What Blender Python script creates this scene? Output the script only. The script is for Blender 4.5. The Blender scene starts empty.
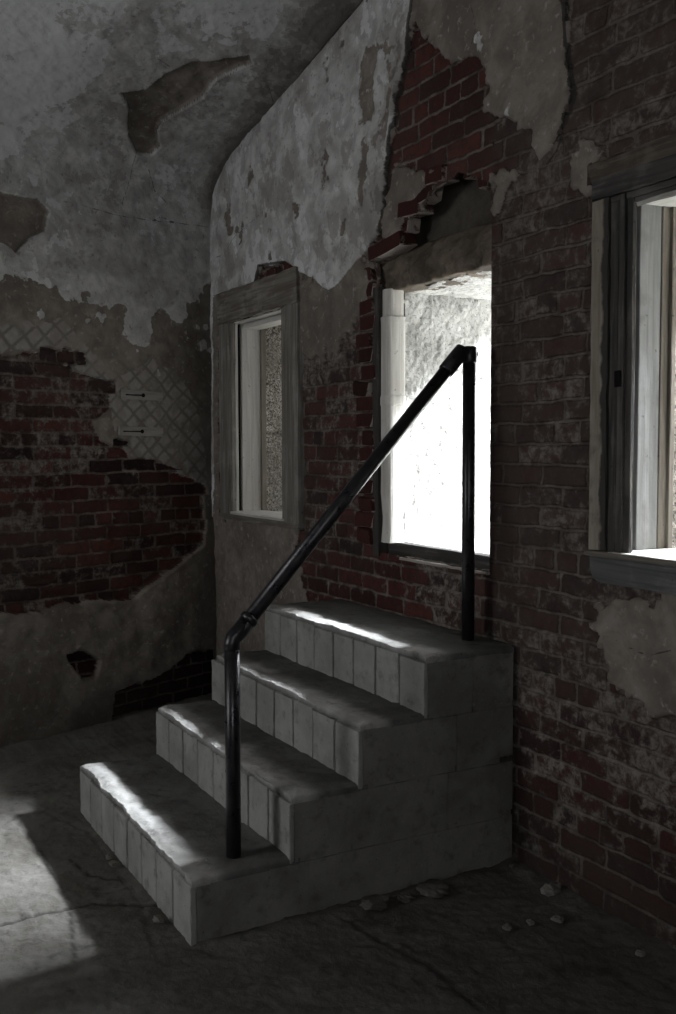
import bpy, bmesh, math, random
import numpy as np
from mathutils import Vector, Matrix
random.seed(7)
S = bpy.context.scene
COL = S.collection

# ------------------------------------------------------------------ camera frame (fitted to the stairs and window frames)
CR = np.array([0.48441083, 0.87483737, -0.00238975])
CU = np.array([-0.05000272, 0.03041424, 0.99828588])
CF = np.array([-0.87341048, 0.483461, -0.05847723])
CC = np.array([5.70902156, -2.29891078, 1.51016961])
FPX = 1006.64
KL = -0.35426                      # splay of the left wall: x = KL*y
LL = math.sqrt(1 + KL * KL)

def ray(px, py):
    d = CF * FPX + CR * (px - 338) + CU * (507 - py)
    return d / np.linalg.norm(d)
def on_back(px, py, y=0.0):        # where a sight line meets the window wall -> (x, z)
    d = ray(px, py); t = (y - CC[1]) / d[1]; X = CC + t * d
    return X[0], X[2]
def on_floor(px, py, z=0.0):
    d = ray(px, py); t = (z - CC[2]) / d[2]; X = CC + t * d
    return X[0], X[1]

# ------------------------------------------------------------------ numpy noise
def _hash(ix, iy, seed):
    h = (ix.astype(np.int64) * 374761393 + iy.astype(np.int64) * 668265263 + seed * 974711) & 0xffffffff
    h = ((h ^ (h >> 13)) * 1274126177) & 0xffffffff
    h = h ^ (h >> 16)
    return (h & 0xffff) / 65535.0
def vnoise(x, y, seed=0):
    x = np.asarray(x, float); y = np.asarray(y, float)
    ix = np.floor(x); iy = np.floor(y); fx = x - ix; fy = y - iy
    fx = fx * fx * (3 - 2 * fx); fy = fy * fy * (3 - 2 * fy)
    a = _hash(ix, iy, seed); b = _hash(ix + 1, iy, seed); c = _hash(ix, iy + 1, seed); d = _hash(ix + 1, iy + 1, seed)
    return (a * (1 - fx) + b * fx) * (1 - fy) + (c * (1 - fx) + d * fx) * fy
def fbm(x, y, scale, octaves=4, seed=0):       # about -1..1
    x = np.asarray(x, float) * scale; y = np.asarray(y, float) * scale
    s = 0; a = 1; t = 0
    for i in range(octaves):
        s = s + a * (vnoise(x, y, seed + i * 17) * 2 - 1); t += a
        a *= .55; x = x * 2.03 + 3.1; y = y * 2.03 + 7.7
    return s / t * 1.5
def smooth(a, b, x):
    t = np.clip((x - a) / (b - a), 0, 1)
    return t * t * (3 - 2 * t)
def sdf_poly(U, V, poly):                      # positive inside
    P = np.array(poly, float); n = len(P)
    best = np.full(U.shape, 1e9); ins = np.zeros(U.shape, bool)
    for i in range(n):
        a = P[i]; b = P[(i + 1) % n]; e = b - a
        L = e @ e + 1e-12
        t = np.clip(((U - a[0]) * e[0] + (V - a[1]) * e[1]) / L, 0, 1)
        d = (U - a[0] - t * e[0]) ** 2 + (V - a[1] - t * e[1]) ** 2
        best = np.minimum(best, d)
        c = (a[1] > V) != (b[1] > V)
        with np.errstate(divide='ignore', invalid='ignore'):
            xi = (b[0] - a[0]) * (V - a[1]) / (b[1] - a[1] + 1e-12) + a[0]
        ins ^= c & (U < xi)
    best = np.sqrt(best)
    return np.where(ins, best, -best)
def dist_line(U, V, pts):
    P = np.array(pts, float); best = np.full(U.shape, 1e9)
    for i in range(len(P) - 1):
        a = P[i]; e = P[i + 1] - a; L = e @ e + 1e-12
        t = np.clip(((U - a[0]) * e[0] + (V - a[1]) * e[1]) / L, 0, 1)
        best = np.minimum(best, (U - a[0] - t * e[0]) ** 2 + (V - a[1] - t * e[1]) ** 2)
    return np.sqrt(best)
def bricks(U, V, seed=1, bw=.222, bh=.0725, joint=.011):
    wob = .004 * fbm(U, V, 5, 2, seed + 90)
    v = V + wob + .003 * fbm(U, V, 23, 2, seed + 40)
    u = U + .004 * fbm(U, V, 21, 2, seed + 50)
    row = np.floor(v / bh)
    hdr = (np.mod(row, 6) == 3)
    w = np.where(hdr, bw / 2, bw)
    off = np.where(hdr, .25, np.mod(row, 2) * .5) + .12 * (_hash(row, row * 0, seed + 3) - .5)
    q = u / w + off
    c = np.floor(q)
    fu = (q - c) * w; fv = v - row * bh
    d = np.minimum(np.minimum(fu, w - fu), np.minimum(fv, bh - fv)) - joint / 2
    r1 = _hash(c, row, seed + 11); r2 = _hash(c, row, seed + 29)
    return d, r1, r2

# ------------------------------------------------------------------ object helpers
def tag(o, label=None, cat=None, group=None, kind=None):
    if label: o['label'] = label
    if cat: o['category'] = cat
    if group: o['group'] = group
    if kind: o['kind'] = kind
    return o
def empty(name, loc=(0, 0, 0)):
    o = bpy.data.objects.new(name, None); COL.objects.link(o); o.location = loc
    o.empty_display_size = .1
    return o
def obj(name, bm, mat, parent=None, smooth_shade=False):
    me = bpy.data.meshes.new(name)
    bmesh.ops.recalc_face_normals(bm, faces=bm.faces[:])
    bm.to_mesh(me); bm.free()
    for m in (mat if isinstance(mat, (list, tuple)) else [mat]): me.materials.append(m)
    if smooth_shade:
        for p in me.polygons: p.use_smooth = True
    o = bpy.data.objects.new(name, me); COL.objects.link(o)
    if parent:
        o.parent = parent
        # meshes are modelled in room coordinates; move them into their thing's frame
        base = Vector(parent.location)
        q = parent.parent
        while q: base += Vector(q.location); q = q.parent
        if base.length: me.transform(Matrix.Translation(-base))
    return o
def box(bm, x0, x1, y0, y1, z0, z1, bev=0.0, cuts=0, jit=0.0, seed=0):
    t = bmesh.new()
    bmesh.ops.create_cube(t, size=1)
    for v in t.verts:
        v.co = Vector(((x0 + x1) / 2 + v.co.x * (x1 - x0), (y0 + y1) / 2 + v.co.y * (y1 - y0), (z0 + z1) / 2 + v.co.z * (z1 - z0)))
    if bev: bmesh.ops.bevel(t, geom=t.edges[:], offset=bev, segments=2, affect='EDGES', profile=.6)
    if cuts:
        ax = max(range(3), key=lambda k: (x1 - x0, y1 - y0, z1 - z0)[k])
        lo = (x0, y0, z0)[ax]; hi = (x1, y1, z1)[ax]
        for i in range(1, cuts):
            co = Vector((0, 0, 0)); co[ax] = lo + (hi - lo) * i / cuts; n = Vector((0, 0, 0)); n[ax] = 1
            bmesh.ops.bisect_plane(t, geom=t.verts[:] + t.edges[:] + t.faces[:], plane_co=co, plane_no=n)
    if jit:
        rr = random.Random(seed)
        for v in t.verts:
            v.co += Vector((rr.uniform(-1, 1), rr.uniform(-1, 1), rr.uniform(-1, 1))) * jit
    me = bpy.data.meshes.new('tmp'); t.to_mesh(me); t.free(); bm.from_mesh(me); bpy.data.meshes.remove(me)
    return bm
def tube(bm, pts, rad, seg=20, cap=True):
    pts = [Vector(p) for p in pts]; n = len(pts)
    rad = rad if isinstance(rad, (list, tuple)) else [rad] * n
    rings = []; prev = None
    for i, p in enumerate(pts):
        d = (pts[min(i + 1, n - 1)] - pts[max(i - 1, 0)]).normalized()
        if prev is None:
            a = Vector((1, 0, 0)) if abs(d.x) < .9 else Vector((0, 1, 0))
            a = (a - d * a.dot(d)).normalized()
        else: a = (prev - d * prev.dot(d)).normalized()
        prev = a; b = d.cross(a)
        rings.append([bm.verts.new(p + (a * math.cos(2 * math.pi * k / seg) + b * math.sin(2 * math.pi * k / seg)) * rad[i]) for k in range(seg)])
    for i in range(n - 1):
        for k in range(seg):
            bm.faces.new((rings[i][k], rings[i][(k + 1) % seg], rings[i + 1][(k + 1) % seg], rings[i + 1][k]))
    if cap:
        bm.faces.new(rings[0]); bm.faces.new(rings[-1][::-1])
    return bm
def grid_mesh(name, X, Y, Z, attrs, mat, keep=None, uv=None, parent=None, flip=False, smooth_shade=True):
    nv, nu = X.shape
    co = np.stack([X, Y, Z], -1).reshape(-1, 3)
    idx = np.arange(nv * nu).reshape(nv, nu)
    q = np.stack([idx[:-1, :-1], idx[:-1, 1:], idx[1:, 1:], idx[1:, :-1]], -1).reshape(-1, 4)
    if keep is not None: q = q[keep.reshape(-1)]
    if flip: q = q[:, ::-1]
    used = np.unique(q); remap = np.full(nv * nu, -1); remap[used] = np.arange(len(used))
    q = remap[q]; co = co[used]
    me = bpy.data.meshes.new(name)
    me.vertices.add(len(co)); me.vertices.foreach_set('co', co.astype(np.float32).ravel())
    me.loops.add(q.size); me.loops.foreach_set('vertex_index', q.astype(np.int32).ravel())
    me.polygons.add(len(q)); me.polygons.foreach_set('loop_start', np.arange(0, q.size, 4, dtype=np.int32))
    me.polygons.foreach_set('loop_total', np.full(len(q), 4, np.int32))
    me.update(calc_edges=True); me.validate()
    for k, a in attrs.items():
        at = me.attributes.new(k, 'FLOAT', 'POINT'); at.data.foreach_set('value', a.reshape(-1)[used].astype(np.float32))
    if uv is not None:
        at = me.attributes.new('wall_uv', 'FLOAT_VECTOR', 'POINT')
        w = np.stack([uv[0].reshape(-1)[used], uv[1].reshape(-1)[used], np.zeros(len(used))], -1)
        at.data.foreach_set('vector', w.astype(np.float32).ravel())
    if smooth_shade: me.polygons.foreach_set('use_smooth', np.ones(len(q), bool))
    me.materials.append(mat)
    o = bpy.data.objects.new(name, me); COL.objects.link(o)
    if parent: o.parent = parent
    return o

# ------------------------------------------------------------------ node helper
class NT:
    def __init__(s, name):
        s.m = bpy.data.materials.new(name); s.m.use_nodes = True; s.t = s.m.node_tree; s.t.nodes.clear()
        s.out = s.t.nodes.new('ShaderNodeOutputMaterial'); s.b = s.t.nodes.new('ShaderNodeBsdfPrincipled')
        s.t.links.new(s.b.outputs[0], s.out.inputs[0])
        s.b.inputs['Specular IOR Level'].default_value = .15
    def n(s, typ, **kw):
        x = s.t.nodes.new(typ)
        for k, v in kw.items(): setattr(x, k, v)
        return x
    def put(s, sock, v):
        if isinstance(v, bpy.types.NodeSocket): s.t.links.new(v, sock)
        elif isinstance(v, (tuple, list)) and sock.type == 'RGBA': sock.default_value = (*v[:3], 1)
        else: sock.default_value = v
    def math(s, op, a, b=0.0, c=0.0):
        x = s.n('ShaderNodeMath', operation=op)
        for i, v in enumerate((a, b, c)): s.put(x.inputs[i], v)
        return x.outputs[0]
    def mix(s, f, a, b, bt='MIX'):
        x = s.n('ShaderNodeMix', data_type='RGBA', blend_type=bt)
        s.put(x.inputs[0], f); s.put(x.inputs[6], a); s.put(x.inputs[7], b)
        return x.outputs[2]
    def step(s, v, lo, hi, a=0.0, b=1.0):
        x = s.n('ShaderNodeMapRange', interpolation_type='SMOOTHSTEP')
        for i, q in enumerate((v, lo, hi, a, b)): s.put(x.inputs[i], q)
        return x.outputs[0]
    def noise(s, vec, scale, detail=4, rough=.6, dist=0.0):
        x = s.n('ShaderNodeTexNoise'); s.put(x.inputs['Vector'], vec)
        for k, v in (('Scale', scale), ('Detail', detail), ('Roughness', rough), ('Distortion', dist)): s.put(x.inputs[k], v)
        return x.outputs[0]
    def attr(s, name, out='Fac'):
        x = s.n('ShaderNodeAttribute', attribute_name=name); return x.outputs[out]
    def coord(s, out='Object', scale=(1, 1, 1)):
        x = s.n('ShaderNodeTexCoord').outputs[out]
        if scale == (1, 1, 1): return x
        m = s.n('ShaderNodeMapping'); s.put(m.inputs[0], x); m.inputs['Scale'].default_value = scale
        return m.outputs[0]
    def bump(s, h, dist, strength=1.0, normal=None):
        x = s.n('ShaderNodeBump'); s.put(x.inputs['Height'], h); x.inputs['Distance'].default_value = dist; x.inputs['Strength'].default_value = strength
        if normal is not None: s.t.links.new(normal, x.inputs['Normal'])
        return x.outputs[0]
    def done(s, color, rough=.9, normal=None, metal=0.0):
        s.put(s.b.inputs['Base Color'], color); s.put(s.b.inputs['Roughness'], rough); s.put(s.b.inputs['Metallic'], metal)
        if normal is not None: s.t.links.new(normal, s.b.inputs['Normal'])
        return s.m

BRICK_DK = (.026, .010, .0095); BRICK_RED = (.075, .021, .017); BRICK_OR = (.105, .032, .021)
def wall_material():
    k = NT('plaster_and_brick'); P = k.attr('wall_uv', 'Vector')
    n3 = k.noise(P, 2.2, 6, .62); n9 = k.noise(P, 9, 6, .62, .4); n25 = k.noise(P, 25, 5, .65, .3)
    n80 = k.noise(P, 85, 4, .6); n240 = k.noise(P, 260, 2, .5)
    pl = k.attr('plaster'); fi = k.attr('finish'); jt = k.attr('joint'); br = k.attr('brick'); ws = k.attr('wash')
    lat = k.attr('lattice'); latd = k.attr('lattice_line'); darken = k.attr('darken'); crack_shade = k.attr('crack_shade'); tone = k.attr('tone')
    fine = k.math('MULTIPLY', k.math('SUBTRACT', n80, .5), .012)
    # brick
    r = k.n('ShaderNodeValToRGB'); k.put(r.inputs[0], br); e = r.color_ramp.elements
    e[0].position = 0; e[0].color = (.013, .007, .008, 1); e[1].position = 1; e[1].color = (*BRICK_OR, 1)
    for p, c in ((.18, BRICK_DK), (.5, (.050, .0145, .0125)), (.8, BRICK_RED)):
        q = e.new(p); q.color = (*c, 1)
    bc = k.mix(k.step(n25, .35, .75), r.outputs[0], (.027, .014, .012), 'MIX')
    bc = k.mix(k.step(n80, .55, .8, 0, .5), bc, (.12, .075, .06))
    mo = k.mix(k.step(n9, .35, .65), (.050, .042, .036), (.17, .145, .125))
    isb = k.step(k.math('ADD', jt, k.math('MULTIPLY', k.math('SUBTRACT', n80, .5), .008)), -.0012, .0018)
    bc = k.mix(isb, mo, bc)
    # whitewash and smeared mortar left on the brick
    wv = k.math('ADD', k.math('ADD', k.math('MULTIPLY', n9, .55), k.math('MULTIPLY', n25, .45)), ws)
    wv = k.math('ADD', wv, k.step(jt, 0, .022, .05, 0)); wm = k.step(wv, .48, .66)
    wc = k.mix(k.step(n25, .3, .7), (.07, .060, .052), (.225, .205, .185))
    bc = k.mix(k.math('MULTIPLY', wm, k.step(k.math('ADD', k.math('MULTIPLY', n80, .45), k.math('MULTIPLY', n25, .55)), .36, .58, .2, .92)), bc, wc)
    flm = k.math('MULTIPLY', k.attr('film'), k.step(n9, .25, .6, .55, 1.0)); bc = k.mix(flm, bc, k.mix(n25, (.045, .037, .031), (.125, .108, .094)))
    # scratch coat
    sc = k.mix(k.step(n9, .3, .7), (.135, .118, .10), (.235, .21, .185))
    sc = k.mix(k.step(n3, .42, .62, 0, .6), sc, (.10, .085, .072))
    sc = k.mix(k.step(n25, .56, .7, 0, .7), sc, (.33, .31, .285))
    # finish coat
    fc = k.mix(k.step(n9, .35, .68), (.33, .325, .315), (.52, .52, .51))
    fc = k.mix(k.step(n3, .5, .68, 0, .8), fc, (.27, .255, .24))
    fc = k.mix(k.step(n25, .58, .68, 0, .75), fc, (.20, .18, .16))
    tn = k.math('ADD', tone, k.math('MULTIPLY', k.math('SUBTRACT', n25, .5), .7)); tf = k.math('ADD', tn, k.math('MULTIPLY', fine, 4)); fc = k.mix(k.step(tf, .20, .25, 0, .85), fc, (.57, .575, .58)); fc = k.mix(k.step(tf, -.16, -.22, 0, .55), fc, (.20, .185, .17)); fc = k.mix(k.step(tf, -.42, -.5, 0, .6), fc, (.13, .12, .11))
    # lath lattice print
    lm = k.step(k.math('ADD', lat, fine), -.004, .004)
    lc = k.mix(k.step(k.math('ADD', latd, k.math('MULTIPLY', fine, 1.3)), .003, .017), (.155, .138, .122), k.mix(n25, (.21, .20, .183), (.34, .33, .307)))
    lc = k.mix(k.step(n9, .44, .6, .15, .85), lc, sc)
    sc = k.mix(lm, sc, lc)
    fm = k.step(k.math('ADD', fi, k.math('MULTIPLY', fine, 1.0)), -.003, .003)
    pc = k.mix(fm, sc, fc)
    pm = k.step(k.math('ADD', pl, fine), -.002, .002)
    c = k.mix(pm, bc, pc)
    c = k.mix(k.step(k.math('ADD', crack_shade, k.math('MULTIPLY', fine, .5)), .0012, .005, .85, 0), c, (.03, .026, .023))
    c = k.mix(k.math('MULTIPLY', darken, k.step(n9, .2, .7, .6, 1)), c, (.035, .029, .024))
    # relief
    h = k.math('ADD', k.math('MULTIPLY', isb, k.math('SUBTRACT', 1, pm)), k.math('MULTIPLY', n25, .5))
    h = k.math('ADD', h, k.math('MULTIPLY', pm, 1.6)); h = k.math('ADD', h, k.math('MULTIPLY', fm, .5))
    h = k.math('ADD', h, k.math('MULTIPLY', n80, .45)); h = k.math('ADD', h, k.math('MULTIPLY', n240, .12))
    return k.done(c, .93, k.bump(h, .006, .8))
def concrete(name, c0, c1, bump=.004, pits=(.28, .36)):
    k = NT(name); P = k.coord()
    n4 = k.noise(P, 4, 6, .62, .3); n18 = k.noise(P, 18, 6, .65); n90 = k.noise(P, 90, 4, .6); n300 = k.noise(P, 330, 2, .5)
    c = k.mix(k.step(n4, .32, .68), c0, c1)
    c = k.mix(k.step(n18, .52, .72, 0, .6), c, tuple(x * .55 for x in c0))
    c = k.mix(k.step(n90, .6, .75, 0, .4), c, tuple(min(1, x * 1.5) for x in c1))
    c = k.mix(k.step(n90, *pits, .7, 0), c, tuple(x * .4 for x in c0))
    h = k.math('ADD', k.math('MULTIPLY', n18, .8), k.math('ADD', k.math('MULTIPLY', n90, .35), k.math('MULTIPLY', n300, .12)))
    return k.done(c, .9, k.bump(h, bump, .8))
def wood(name, c0, c1, c2, axis, amount=.5):
    k = NT(name); sc = [38, 38, 38]; sc[axis] = 2.2
    P = k.coord('Object', tuple(sc)); Q = k.coord()
    g = k.noise(P, 1, 5, .6, .8); n6 = k.noise(Q, 7, 5, .6); n40 = k.noise(Q, 45, 3, .6)
    c = k.mix(k.step(g, .3, .7), c0, c1)
    c = k.mix(k.step(k.math('ADD', k.math('MULTIPLY', n6, .6), k.math('MULTIPLY', g, .4)), .50, .62, 0, amount), c, c2)
    c = k.mix(k.step(n40, .66, .74, 0, .6), c, tuple(x * .3 for x in c0))
    h = k.math('ADD', g, k.math('MULTIPLY', n40, .3))
    return k.done(c, .75, k.bump(h, .003, .7))

M = {}
M['wall'] = wall_material()
M['step_side'] = concrete('shaded_concrete_block', (.13, .125, .112), (.215, .21, .19), .003)  # darker copy of the block colour: shade of the stair sides painted in
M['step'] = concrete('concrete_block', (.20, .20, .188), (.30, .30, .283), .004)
def shade_wear_material(*a_, low=.36):
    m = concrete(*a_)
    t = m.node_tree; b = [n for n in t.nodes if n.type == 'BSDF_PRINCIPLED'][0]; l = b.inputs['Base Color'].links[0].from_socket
    a = t.nodes.new('ShaderNodeAttribute'); a.attribute_name = 'worn'  # mask carries painted shade as well as wear and cracks
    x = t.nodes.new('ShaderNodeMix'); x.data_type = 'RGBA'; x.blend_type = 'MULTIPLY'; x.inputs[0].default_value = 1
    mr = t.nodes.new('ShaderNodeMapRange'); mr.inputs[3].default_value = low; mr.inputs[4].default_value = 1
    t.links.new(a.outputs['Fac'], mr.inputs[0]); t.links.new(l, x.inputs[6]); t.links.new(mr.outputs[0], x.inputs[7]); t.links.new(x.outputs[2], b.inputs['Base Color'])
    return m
M['tread'] = shade_wear_material('worn_mortar_tread', (.22, .215, .205), (.38, .375, .365), .006)
M['floor'] = shade_wear_material('dusty_concrete_floor', (.088, .082, .073), (.145, .139, .129), .009, low=.25)
M['joint'] = concrete('dark_joint', (.045, .042, .038), (.08, .075, .07), .003)
M['granite'] = concrete('pale_granite', (.36, .355, .34), (.60, .60, .58), .014, (.36, .43))
M['lintel'] = concrete('brown_rough_stone', (.06, .05, .04), (.17, .14, .108), .012)
M['recess'] = concrete('grey_inner_stone', (.042, .037, .030), (.085, .075, .062), .006)
M['ground'] = concrete('outside_ground', (.5, .49, .46), (.62, .61, .58), .01)
M['rubble'] = concrete('pale_rubble', (.11, .10, .088), (.21, .20, .18), .006)
M['grey_wood_z'] = wood('weathered_grey_wood', (.12, .11, .095), (.21, .20, .18), (.30, .29, .265), 2)
M['grey_wood_x'] = wood('weathered_grey_wood_across', (.10, .088, .072), (.19, .175, .15), (.28, .265, .24), 0)
M['dark_wood_z'] = wood('dark_stained_wood', (.030, .029, .028), (.065, .06, .055), (.12, .11, .10), 2)
M['dark_wood_x'] = wood('dark_stained_wood_across', (.030, .029, .028), (.065, .06, .056), (.13, .125, .12), 0)
M['mixed_wood_z'] = wood('half_stripped_wood', (.16, .135, .105), (.25, .23, .195), (.09, .08, .07), 2, .8)
M['pale_wood_z'] = wood('bare_pale_wood', (.40, .385, .355), (.54, .53, .50), (.46, .43, .38), 2)
M['pale_wood_x'] = wood('bare_pale_wood_across', (.42, .41, .38), (.55, .54, .51), (.46, .43, .38), 0)
M['brown_wood_x'] = wood('brown_worn_wood', (.045, .036, .028), (.085, .07, .056), (.13, .118, .10), 0, .6)
M['jamb_wood_z'] = wood('shaded_jamb_wood', (.20, .20, .195), (.30, .30, .295), (.16, .15, .14), 2)  # darker copy of the jamb wood, painted in place of outside shade
M['apron_wood_x'] = wood('blue_grey_worn_wood', (.055, .056, .058), (.10, .10, .102), (.16, .16, .16), 0)
M['plug_wood'] = wood('old_pale_wood', (.21, .198, .178), (.31, .295, .27), (.25, .235, .21), 0)
M['tan_wood_z'] = wood('tan_wood', (.13, .115, .095), (.21, .185, .155), (.16, .14, .115), 2)
def speckled():
    k = NT('speckled_granite'); P = k.coord(); n = k.noise(P, 5, 3); a = k.noise(P, 75, 3, .7); b = k.noise(P, 190, 2, .6)
    v = k.math('ADD', k.math('MULTIPLY', a, .6), k.math('MULTIPLY', b, .4))
    c = k.mix(k.step(v, .40, .60), (.055, .050, .043), (.46, .43, .38)); c = k.mix(k.step(n, .35, .65, 0, .5), c, (.20, .185, .16))
    return k.done(c, .9, k.bump(v, .012, 1))
M['speckled'] = speckled()
def brick_material():
    k = NT('loose_brick'); P = k.coord(); r = k.n('ShaderNodeObjectInfo').outputs['Random']
    n = k.noise(P, 22, 5, .65); n2 = k.noise(P, 90, 3, .6)
    c = k.mix(r, (.026, .011, .010), (.058, .021, .017)); c = k.mix(k.step(n, .45, .7, 0, .8), c, (.035, .014, .012))
    geo = k.n('ShaderNodeNewGeometry'); sep = k.n('ShaderNodeSeparateXYZ'); k.put(sep.inputs[0], geo.outputs['Normal'])
    pale_lit = k.step(k.math('ADD', k.math('SUBTRACT', k.math('MULTIPLY', sep.outputs[0], .75), sep.outputs[2]), k.math('MULTIPLY', k.math('SUBTRACT', n, .5), 1.8)), .6, 1.0)  # mortar and light bounced off the sill, painted pale by face direction
    c = k.mix(pale_lit, c, (.36, .32, .29))
    return k.done(c, .92, k.bump(k.math('ADD', n, k.math('MULTIPLY', n2, .4)), .008, .8))
def half_stripped(xm):
    m = M['mixed_wood_z']; t = m.node_tree; b = [n for n in t.nodes if n.type == 'BSDF_PRINCIPLED'][0]; l = b.inputs['Base Color'].links[0].from_socket
    tc = t.nodes.new('ShaderNodeTexCoord'); sp = t.nodes.new('ShaderNodeSeparateXYZ'); t.links.new(tc.outputs['Object'], sp.inputs[0])
    nz = t.nodes.new('ShaderNodeTexNoise'); nz.inputs['Scale'].default_value = 9; nz.inputs['Detail'].default_value = 5; t.links.new(tc.outputs['Object'], nz.inputs['Vector'])
    ma = t.nodes.new('ShaderNodeMath'); ma.operation = 'MULTIPLY_ADD'; ma.inputs[1].default_value = .07; t.links.new(nz.outputs[0], ma.inputs[0]); t.links.new(sp.outputs[0], ma.inputs[2])
    mr = t.nodes.new('ShaderNodeMapRange'); mr.inputs[1].default_value = xm + .035 - .004; mr.inputs[2].default_value = xm + .035 + .006; t.links.new(ma.outputs[0], mr.inputs[0])
    x = t.nodes.new('ShaderNodeMix'); x.data_type = 'RGBA'; x.inputs[7].default_value = (.040, .038, .035, 1); t.links.new(mr.outputs[0], x.inputs[0]); t.links.new(l, x.inputs[6]); t.links.new(x.outputs[2], b.inputs['Base Color'])
half_stripped(on_back(602, 380, -.045)[0])
M['lump'] = concrete('dusty_mortar_lump', (.06, .055, .048), (.12, .115, .104), .006)
M['brick'] = brick_material()
def iron():
    k = NT('dark_painted_iron_pipe'); P = k.coord(); n = k.noise(P, 30, 4, .6)
    c = k.mix(k.step(n, .4, .7), (.012, .012, .016), (.03, .027, .027))
    k.b.inputs['Specular IOR Level'].default_value = .55
    return k.done(c, k.step(n, .3, .7, .26, .42), k.bump(k.noise(P, 120, 3, .6), .0012, .5), .25)
M['iron'] = iron()
M['black'] = NT('hole_black').done((.006, .005, .005), .95)

# ------------------------------------------------------------------ lines helper: dense where the photo looks, coarse elsewhere
def lines(*segs):
    out = []
    for a, b, st in segs: out.append(np.linspace(a, b, max(2, int(round((b - a) / st)) + 1)))
    return np.unique(np.round(np.concatenate(out), 5))
DR = (1.95, 2.72, 1.052, 2.188)        # door-like opening x0,x1,z0,z1
W1 = (on_back(232.5, 400, 0)[0], .985, 1.145, 2.23); W3 = (on_back(637.5, 380, .055)[0], 4.12, 1.185, 2.268)
SP = .0075
# vault profile where it meets the window wall: (offset from left wall, z)
VP = [(0, 2.78), (.012, 2.88), (.08, 3.03), (.22, 3.125), (.44, 3.20), (.83, 3.285), (1.18, 3.365), (1.59, 3.45), (2.1, 3.54), (2.9, 3.62), (3.7, 3.6), (5.2, 3.45), (7.0, 3.1)]
def catmull(P, per=14):
    P = [np.array(p, float) for p in P]; out = []
    for i in range(len(P) - 1):
        a = P[max(i - 1, 0)]; b = P[i]; c = P[i + 1]; d = P[min(i + 2, len(P) - 1)]
        for t in np.linspace(0, 1, per, endpoint=False):
            out.append(.5 * (2 * b + (c - a) * t + (2 * a - 5 * b + 4 * c - d) * t * t + (3 * b - a - 3 * c + d) * t ** 3))
    out.append(P[-1]); return np.array(out)
VC = catmull(VP)
VS = np.concatenate([[0], np.cumsum(np.linalg.norm(np.diff(VC, axis=0), axis=1))])
SPR = 2.78

# ================================================================== WALL BACK (window wall, plane y = 0)
U0 = lines((-.35, 0, .05), (0, DR[0], SP), (DR[0], DR[1], SP), (DR[1], W3[0], SP), (W3[0], W3[1], .02), (W3[1], 7.2, .12))
U0 = np.unique(np.round(np.concatenate([U0, [W1[0], W1[1]]]), 5))
V0 = lines((-.05, 0, .05), (0, W1[2], SP), (DR[2], DR[3], SP), (W1[3], 3.62, SP), (W3[2], W3[3], SP), (3.62, 3.9, .1))
U, V = np.meshgrid(U0, V0)
B = lambda L: [on_back(*q) for q in L]
big = B([(150, -60), (425, -60), (420, 0), (412, 55), (399, 100), (397, 130), (391, 165), (389, 215), (383, 235), (372, 250), (360, 262), (350, 275), (342, 285), (332, 291), (325, 288), (318, 280), (305, 274), (297, 268), (288, 262), (275, 267), (263, 265), (258, 283), (235, 291), (218, 296), (205, 300), (150, 300)])
upper = B([(418, -60), (566, -60), (564, 20), (568, 60), (574, 95), (567, 120), (556, 150), (540, 166), (531, 150), (532, 134), (520, 127), (495, 124), (480, 115), (490, 95), (492, 66), (470, 57), (445, 52), (425, 36), (417, 10)])
tan = B([(396, 166), (440, 172), (428, 190), (410, 213), (399, 236), (385, 240), (390, 205)])
low = B([(598, 600), (690, 596), (700, 735), (655, 720), (640, 690), (615, 680), (600, 660)])
colm = B([(196, 296), (220, 296), (222, 515), (300, 527), (297, 545), (303, 575), (310, 600), (308, 640), (205, 780), (196, 780)])
bits = [B(L) for L in ([(580, 140), (600, 135), (598, 190), (585, 200)], [(497, 175), (520, 170), (508, 200), (497, 215)])]
rough_n = .016 * fbm(U, V, 9, 4, 5) + .010 * fbm(U, V, 30, 3, 8)
s_big = sdf_poly(U, V, big); s_up = sdf_poly(U, V, upper); s_tan = sdf_poly(U, V, tan); s_low = sdf_poly(U, V, low); s_col = sdf_poly(U, V, colm)
s_bits = np.max([sdf_poly(U, V, b) for b in bits], 0)
pl = np.maximum.reduce([s_big + rough_n, s_up + rough_n, s_tan + rough_n, s_low + 2.2 * rough_n, s_col + rough_n, s_bits + 2 * rough_n, sdf_poly(U, V, B([(296, 270), (378, 256), (372, 300), (354, 336), (340, 360), (298, 375)])) + 3 * rough_n - .03])
fin = np.maximum(s_big - .004 + .05 * fbm(U, V, 4, 4, 31) * smooth(.0, .06, s_big), -.2)
fin = np.where(s_big > .03, .045 + .085 * fbm(U, V, 6, 5, 33), fin)
fin = np.maximum(fin, np.minimum(s_up - .03, .10 * fbm(U, V, 9, 5, 37) - .055))
jd, b1, b2 = bricks(U, V, 3)
pl = pl + np.where(s_big > -.05, 0, (b1 - .5) * .04)
wash = -.05 + .06 * fbm(U, V, 1.7, 3, 61) + .10 * smooth(.72, .9, b2) - .05 * (b2 < .3)
for L, a in (([(298, 270), (378, 262), (372, 330), (340, 368), (298, 385)], .26), ([(480, 165), (600, 120), (600, 330), (492, 330)], .09), ([(495, 330), (600, 330), (590, 640), (505, 600)], .05), ([(585, 560), (690, 560), (690, 840), (640, 820), (590, 740)], .12), ([(570, 0), (690, 0), (690, 150), (560, 170)], .10), ([(300, 385), (375, 350), (375, 540), (300, 590)], .04)):
    wash = wash + a * smooth(-.08, .08, sdf_poly(U, V, B(L)))
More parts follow.
